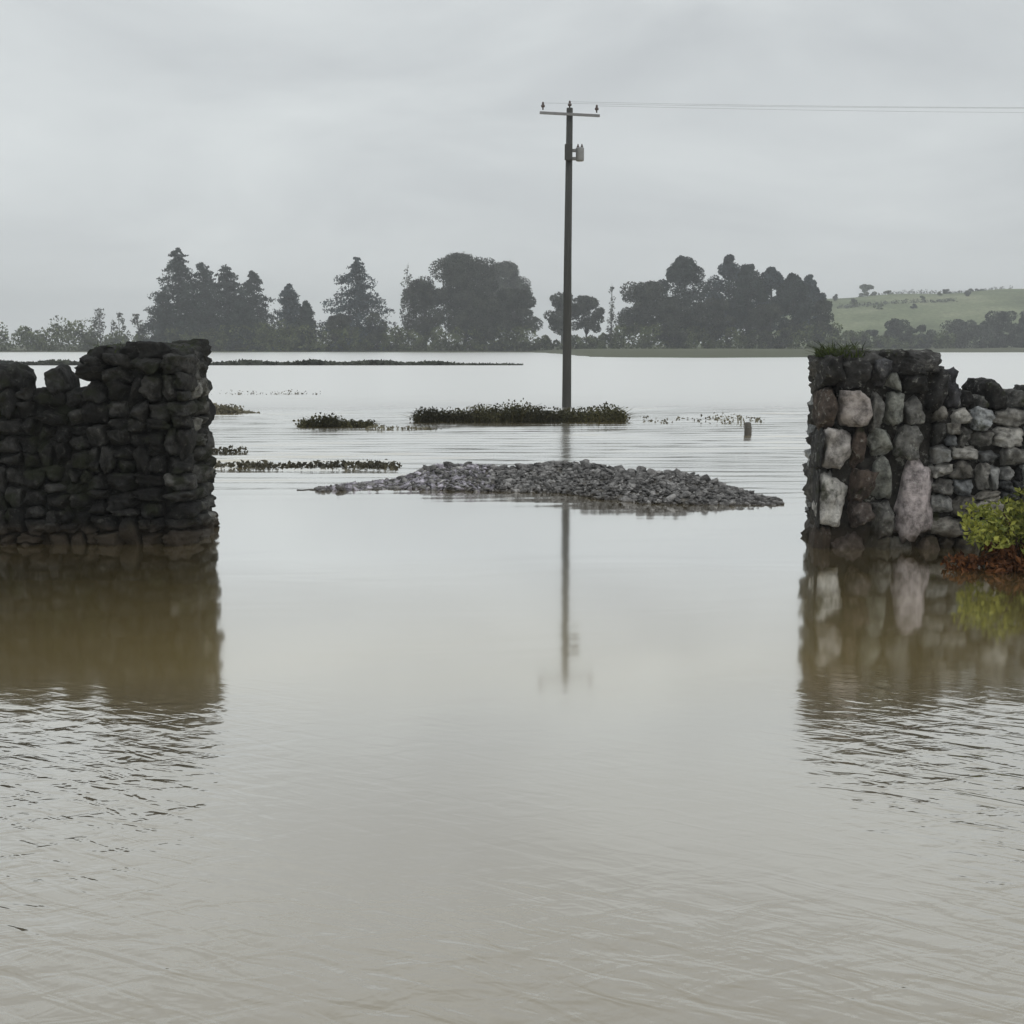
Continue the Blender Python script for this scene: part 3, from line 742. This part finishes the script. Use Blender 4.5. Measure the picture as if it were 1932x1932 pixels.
# hedge tops and drowned plants standing out of the water
def rush_line(px0, px1, pyw, top_px, label, name, mname, seed, dens, cat='rushes', wdt=.012, thick=.5, jag=.3, taper=False, spread=.35, gap=0.0, twig=True, leaf=.05, leafn=1.0):
    rng = np.random.default_rng(seed)
    A, B = on_water(px0, pyw), on_water(px1, pyw)
    L = (B - A).length; n = int(L * dens)
    H = EYE - (EYE - at(CX, top_px, A.y).z); H = max(at(CX, top_px, A.y + thick * .5).z, .05)
    f = rng.uniform(0, 1, n)
    prof = rng.uniform(.55, 1.15, n) * (1 - jag + jag * (.5 + .5 * np.sin(f * L * 2.7 + seed)) * (.6 + .8 * (.5 + .5 * np.sin(f * L * 7.1 + 2 * seed))) * np.clip(np.minimum(f, 1 - f) * L / .35, .25, 1))
    if taper: prof = prof * 1 - f ** 2 * .85
    keep = rng.uniform(0, 1, n) > gap * (.5 + .5 * np.sin(f * L * 4.3 + seed)); f, prof = f[keep], prof[keep]; n = len(f)
    base = np.stack([A.x + (B.x - A.x) * f, A.y + (B.y - A.y) * f + rng.uniform(0, thick, n), np.full(n, -.03)], 1)
    V, Fq = blades(rng, base, 1.0, wdt, spread)
    V = V.reshape(n, 6, 3); V = base[:, None, :] + (V - base[:, None, :]) * (H * prof)[:, None, None] * np.array([1, 1, 1]) ; 
    V[:, :2, 0] = base[:, None, 0] + np.array([-wdt, wdt]); V[:, 2, 0] += wdt * .8; V[:, 3, 0] -= wdt * .8; V[:, 4, 0] += wdt * .2; V[:, 5, 0] -= wdt * .2
    V = V.reshape(-1, 3)
    mid = (A + B) / 2; mid.z = 0
    m = int(n * leafn)
    i = rng.integers(0, n, m)
    P = base[i] + rng.normal(size=(m, 3)) * np.array([.06, .06, 0]); P[:, 2] = .01 + H * prof[i] * rng.uniform(.02, .9, m)
    V2, F2 = leaves(rng, P, leaf, 0, 1.3)
    if cat == 'grass':
        o = mesh_np(name, np.concatenate([V, V2]) - np.array(mid), np.concatenate([Fq, F2 + len(V)]), M[mname]); o.location = mid
        return tag(o, label, cat, None, 'stuff')
    t = thing(name, label, cat, mid)
    mesh_np('blades', V, Fq, M[mname], t)
    mesh_np('leaves', V2, F2, M[mname], t)
    return t
rush_line(785, 1180, 797, 758, 'long dark olive strip of drowned rushes crossing in front of the utility pole', 'drowned_hedge', 'reed', 3, 900, thick=.7, leaf=.045, leafn=1.1, jag=.34, spread=.6)
rush_line(562, 700, 806, 772, 'dark ragged clump of drowned rushes left of the long strip', 'rush_clump', 'reed', 8, 620, thick=.4, jag=.7, gap=0, leaf=.045, leafn=1.2, spread=.6)
rush_line(690, 830, 811, 800, 'thin trailing line of grass between the ragged clump and the long strip', 'grass_strip', 'drygrass', 9, 90, cat='grass', thick=.25, taper=True, leafn=.8)
rush_line(330, 476, 781, 752, 'dark tapering grass clump touching the left pier', 'rush_clump', 'drygrass', 12, 420, thick=.4, taper=True, leaf=.055, leafn=2.0)
rush_line(380, 600, 745, 735, 'faint thin far line of flooded grass beside the left pier', 'grass_strip', 'drygrass', 13, 40, cat='grass', thick=.6, gap=.8, leafn=.6)
rush_line(380, 458, 856, 842, 'small low tussock above the long thin grass line by the left pier', 'grass_strip', 'drygrass', 14, 190, cat='grass', thick=.3, leafn=1)
rush_line(395, 745, 884, 868, 'long thin half-drowned grass line running from the left pier to the rubble', 'grass_strip', 'drygrass', 15, 230, cat='grass', thick=.3, jag=.6, gap=.5, leaf=.05, leafn=1.2)
rush_line(1225, 1450, 800, 778, 'sparse pale stems added in place of a faint ripple band right of the long strip', 'ripple_stems', 'drygrass', 16, 60, cat='grass', thick=1.6, leafn=1.2, leaf=.05, spread=.4, jag=.8, gap=.9)  # added stems stand in for a faint darker band of ripples
# drowned field bank far out
def far_bank():
    rng = np.random.default_rng(77)
    A, B = on_water(-160, 689), on_water(985, 689)
    n = 5200; f = rng.uniform(0, 1, n)
    H = .40 * (1 - sstep(.80, 1.0, f) * .9) * rng.uniform(.3, 1, n) * (0.8 + .2 * np.sin(f * 60))
    P = np.stack([A.x + (B.x - A.x) * f, A.y + (B.y - A.y) * f + rng.uniform(-.4, .4, n), np.maximum(H - .1, .0)], 1)
    V, Fq = leaves(rng, P, .26, 0, 1.3)
    mid = (A + B) / 2; mid.z = 0
    t = thing('field_bank', 'long thin dark line of a drowned field bank far out on the left', 'bank', mid)
    mesh_np('grass_top', V, Fq, M['broad'], t)
    g = Geo(); pts = []
    for k in range(13):
        q = k / 12; p = A.lerp(B, q); pts.append((p.x, p.y, -.12))
    g.tube(pts, [.32 * (1 - .6 * (k / 12) ** 4) for k in range(13)], 8)
    g.build('earth_ridge', M['post'], t, True)
far_bank()

# ------------------------------------------------------------------ rubble heap in the gateway
rngH = np.random.default_rng(23)
fx = [560, 640, 720, 900, 1060, 1140, 1230, 1330, 1475]
fy = [927, 926, 923, 927, 931, 943, 951, 953, 953]
cx_ = [560, 640, 720, 820, 900, 950, 1060, 1130, 1200, 1280, 1330, 1400, 1475]
cy_ = [928, 923, 911, 873, 871, 876, 867, 872, 884, 884, 899, 920, 950]
def heap_row(px):
    f = on_water(px, np.interp(px, fx, fy))
    back = 1.15 * (sstep(560, 860, px) * (1 - .75 * sstep(1300, 1475, px))) + .12
    c = at(px, np.interp(px, cx_, cy_) + 6, f.y + back * .62)
    return f, back, max(c.z, .015)
def heap_z(px, q, crest):          # q 0 at front edge, 1 at the back edge
    return crest * (q / .62) ** .75 if q < .62 else crest * max(0, (1 - q) / .38) ** .8
hp = Geo(); rows = []
NP, NQ = 60, 9
for i in range(NP):
    px = 560 + (1475 - 560) * i / (NP - 1); f, bk, cz = heap_row(px)
    for j in range(NQ):
        q = j / (NQ - 1)
        rows.append((f.x * (1 + bk * q / f.y), f.y + bk * q, heap_z(px, q, cz) - .012 + .012 * math.sin(i * 1.7 + j * 2.3)))
Fq = [(i * NQ + j, (i + 1) * NQ + j, (i + 1) * NQ + j + 1, i * NQ + j + 1) for i in range(NP - 1) for j in range(NQ - 1)]
hp.add(rows, Fq, (.15, .14, .125))
def heap_tint(px):
    v = rngH.choice([.12, .18, .245, .32], p=[.25, .35, .28, .12]) * rngH.uniform(.8, 1.2)
    if px < 930 and rngH.random() < .4: return (v * 1.5 + .06, v * 1.42 + .055, v * 1.55 + .07)
    return (v * 1.02, v * .99, v * .97)
def heap_stone(px, q, s):
    f, bk, cz = heap_row(px)
    c = (f.x * (1 + bk * q / f.y), f.y + bk * q, heap_z(px, q, cz) + s * rngH.uniform(-.18, .08))
    return stone(rngH, c, (s * rngH.uniform(.9, 1.8), s * rngH.uniform(.8, 1.3), s * rngH.uniform(.35, .8)),
                 (rngH.uniform(-.6, .6), rngH.uniform(-.6, .6), rngH.uniform(0, 3.1)), 7.0, .06, True)
for k in range(6500):
    px = rngH.uniform(600, 1472); q = rngH.uniform(0, .9)
    V, Fq = heap_stone(px, q, min(.018 + rngH.exponential(.012), .07)); hp.add(V, Fq, heap_tint(px))
o = hp.build('rubble', M['rubble'], None, True)
tag(o, 'low grey heap of small wet rubble lying across the gap between the walls', 'rubble', None, 'stuff')
for k in range(150):
    px = 640 + (1468 - 640) * ((k * .6180339) % 1); q = rngH.uniform(.02, .8) if k % 3 else .60
    s = rngH.uniform(.05, .105) * (1 - .35 * (px > 1380))
    V, Fq = heap_stone(px, q, s)
    g = Geo(); c = V.mean(0); g.add(V - c, Fq, heap_tint(px))
    o = g.build('loose_stone', M['rubble'], None, True); o.location = c
    tag(o, 'larger grey stone lying loose in the low rubble heap between the walls', 'stone', 'larger loose stones in the rubble heap')

# ------------------------------------------------------------------ utility pole and cables
PY = on_water(1070, 768).y
pb = at(1069, 768, PY); pt = at(1074, 204, PY)
pole = thing('utility_pole', 'tall dark wooden utility pole standing in the flood water', 'pole', (pb.x, PY, 0))
HT = pt.z
g = Geo(); g.tube([(pb.x, PY, -1.2), (pb.x, PY, 0), (pb.x, PY, HT * .5), (pb.x + .02, PY, HT)], [.112, .11, .09, .072], 14); g.build('shaft', M['polewood'], pole, True)
AR = R(14)
g = Geo(); g.box((pb.x + .02, PY - .13, HT - .16), (1.42, .05, .055), AR); g.build('crossarm', M['steel'], pole)
tips = []
for s in (-.64, 0, .64):
    x, y, z = pb.x + .02 + s * math.cos(AR), PY - .13 + s * math.sin(AR), HT - .095
    if s == 0: x, y, z = pb.x + .02, PY, HT - .01
    g = Geo(); g.tube([(x, y, z), (x, y, z + .05), (x, y, z + .06), (x, y, z + .10), (x, y, z + .105), (x, y, z + .17)], [.016, .016, .042, .046, .03, .02], 10)
    g.build('insulator', M['porcelain'], pole, True); tips.append(Vector((x, y, z + .15)))
tx, tz = pb.x + .26, at(1090, 292, PY).z
g = Geo(); g.tube([(tx, PY - .05, tz - .15), (tx, PY - .05, tz - .135), (tx, PY - .05, tz + .12), (tx, PY - .05, tz + .135), (tx, PY - .05, tz + .15)], [.08, .095, .095, .10, .08], 16)
tf = g.build('transformer', M['greypaint'], pole, True)
for a in (-.045, .045):
    g = Geo(); g.tube([(tx + a, PY - .05, tz + .14), (tx + a, PY - .05, tz + .17), (tx + a, PY - .05, tz + .18), (tx + a, PY - .05, tz + .23)], [.018, .035, .025, .012], 8)
    g.build('bushing', M['porcelain'], tf, True)
for a in (-.09, .09):
    g = Geo(); g.box((pb.x + .08, PY - .02, tz + a), (.30, .10, .06)); g.build('bracket', M['steel'], pole)
g = Geo(); g.box((pb.x - .01, PY - .17, tz + .03), (.17, .10, .34)); g.build('fuse_box', M['polewood'], pole)
def cable(a, b, sag, label):
    g = Geo(); n = 24
    pts = [a.lerp(b, k / n) + Vector((0, 0, -4 * sag * (k / n) * (1 - k / n))) for k in range(n + 1)]
    g.tube(pts, [.0025] * (n + 1), 6)
    mid = Vector(pts[0]); o = g.build('power_cable', M['cable'], None, True)
    tag(o, label, 'cable', 'overhead cables on the utility pole')
for k, (tp, w1, w2) in enumerate(zip(tips, ('left', 'top middle', 'right'), (-1, 0, 1))):
    cable(tp, Vector((tp.x + 58, tp.y - 6 + w2 * .5, tp.z + .5)), .75, 'thin cable running right from the %s insulator of the pole' % w1)

# small drowned fence post right of the strip
p = on_water(1412, 821)
o = thing('fence_post', 'short wooden post end poking out of the water near the right pier', 'post', (p.x, p.y, 0))
g = Geo(); g.tube([(p.x, p.y, -.5), (p.x - .01, p.y, .12), (p.x - .02, p.y, .20), (p.x - .02, p.y, .215)], [.065, .06, .055, .03], 10); g.build('shaft', M['post'], o, True)
g = Geo(); g.tube([(p.x - .02 - .062, p.y, .13), (p.x - .015, p.y - .07, .135), (p.x + .055, p.y, .13)], [.006] * 3, 6); g.build('wire_loop', M['steel'], o, True)

# ------------------------------------------------------------------ shrub in front of the right wall
def shrub():
    rng = np.random.default_rng(41)
    Y = 7.35
    c = at(1950, 1085, Y)
    t = thing('shrub', 'yellow-green shrub with rust-brown lower leaves standing in the water by the right wall', 'shrub', (c.x, Y, 0))
    top = []; low = []
    for i in range(34):
        az = rng.uniform(0, 2 * math.pi); L = rng.uniform(.10, .5)
        h = rng.uniform(.22, .46) * (1 - .35 * (L / .5) ** 2)
        e = (c.x + math.cos(az) * L, Y + math.sin(az) * L * .7, h)
        b = (c.x + math.cos(az) * L * .35, Y + math.sin(az) * L * .3, -.1)
        m_ = (c.x + math.cos(az) * L * .6, Y + math.sin(az) * L * .5, h * .55)
        if i % 3 == 0:
            sg = Geo(); sg.tube([b, m_, e], [.012, .009, .004], 5); sg.build('stem', M['twig'], t, True)
        top.append(clump_points(rng, e, .13, 80, .9))
        low.append(clump_points(rng, (m_[0], m_[1], h * .28), .11, 44, .7))
    for i in range(34):
        az = rng.uniform(-3.3, .1); L = rng.uniform(.25, .62)
        low.append(clump_points(rng, (c.x + math.cos(az) * L, Y + math.sin(az) * L * .5, .04), .09, 34, .5))
    P = np.concatenate(top); P = P[P[:, 2] > .15]; V, Fq = leaves(rng, P, .031, 0, 1.5); mesh_np('foliage', V, Fq, M['yellow'], t)
    P = np.concatenate(low); P = P[(P[:, 2] > .0) & (P[:, 2] < .2)]; V, Fq = leaves(rng, P, .03, 0, 1.8)
    o = mesh_np('dead_foliage', V, Fq, M['rust'], t); o['label'] = 'rust-brown dead lower leaves'
shrub()
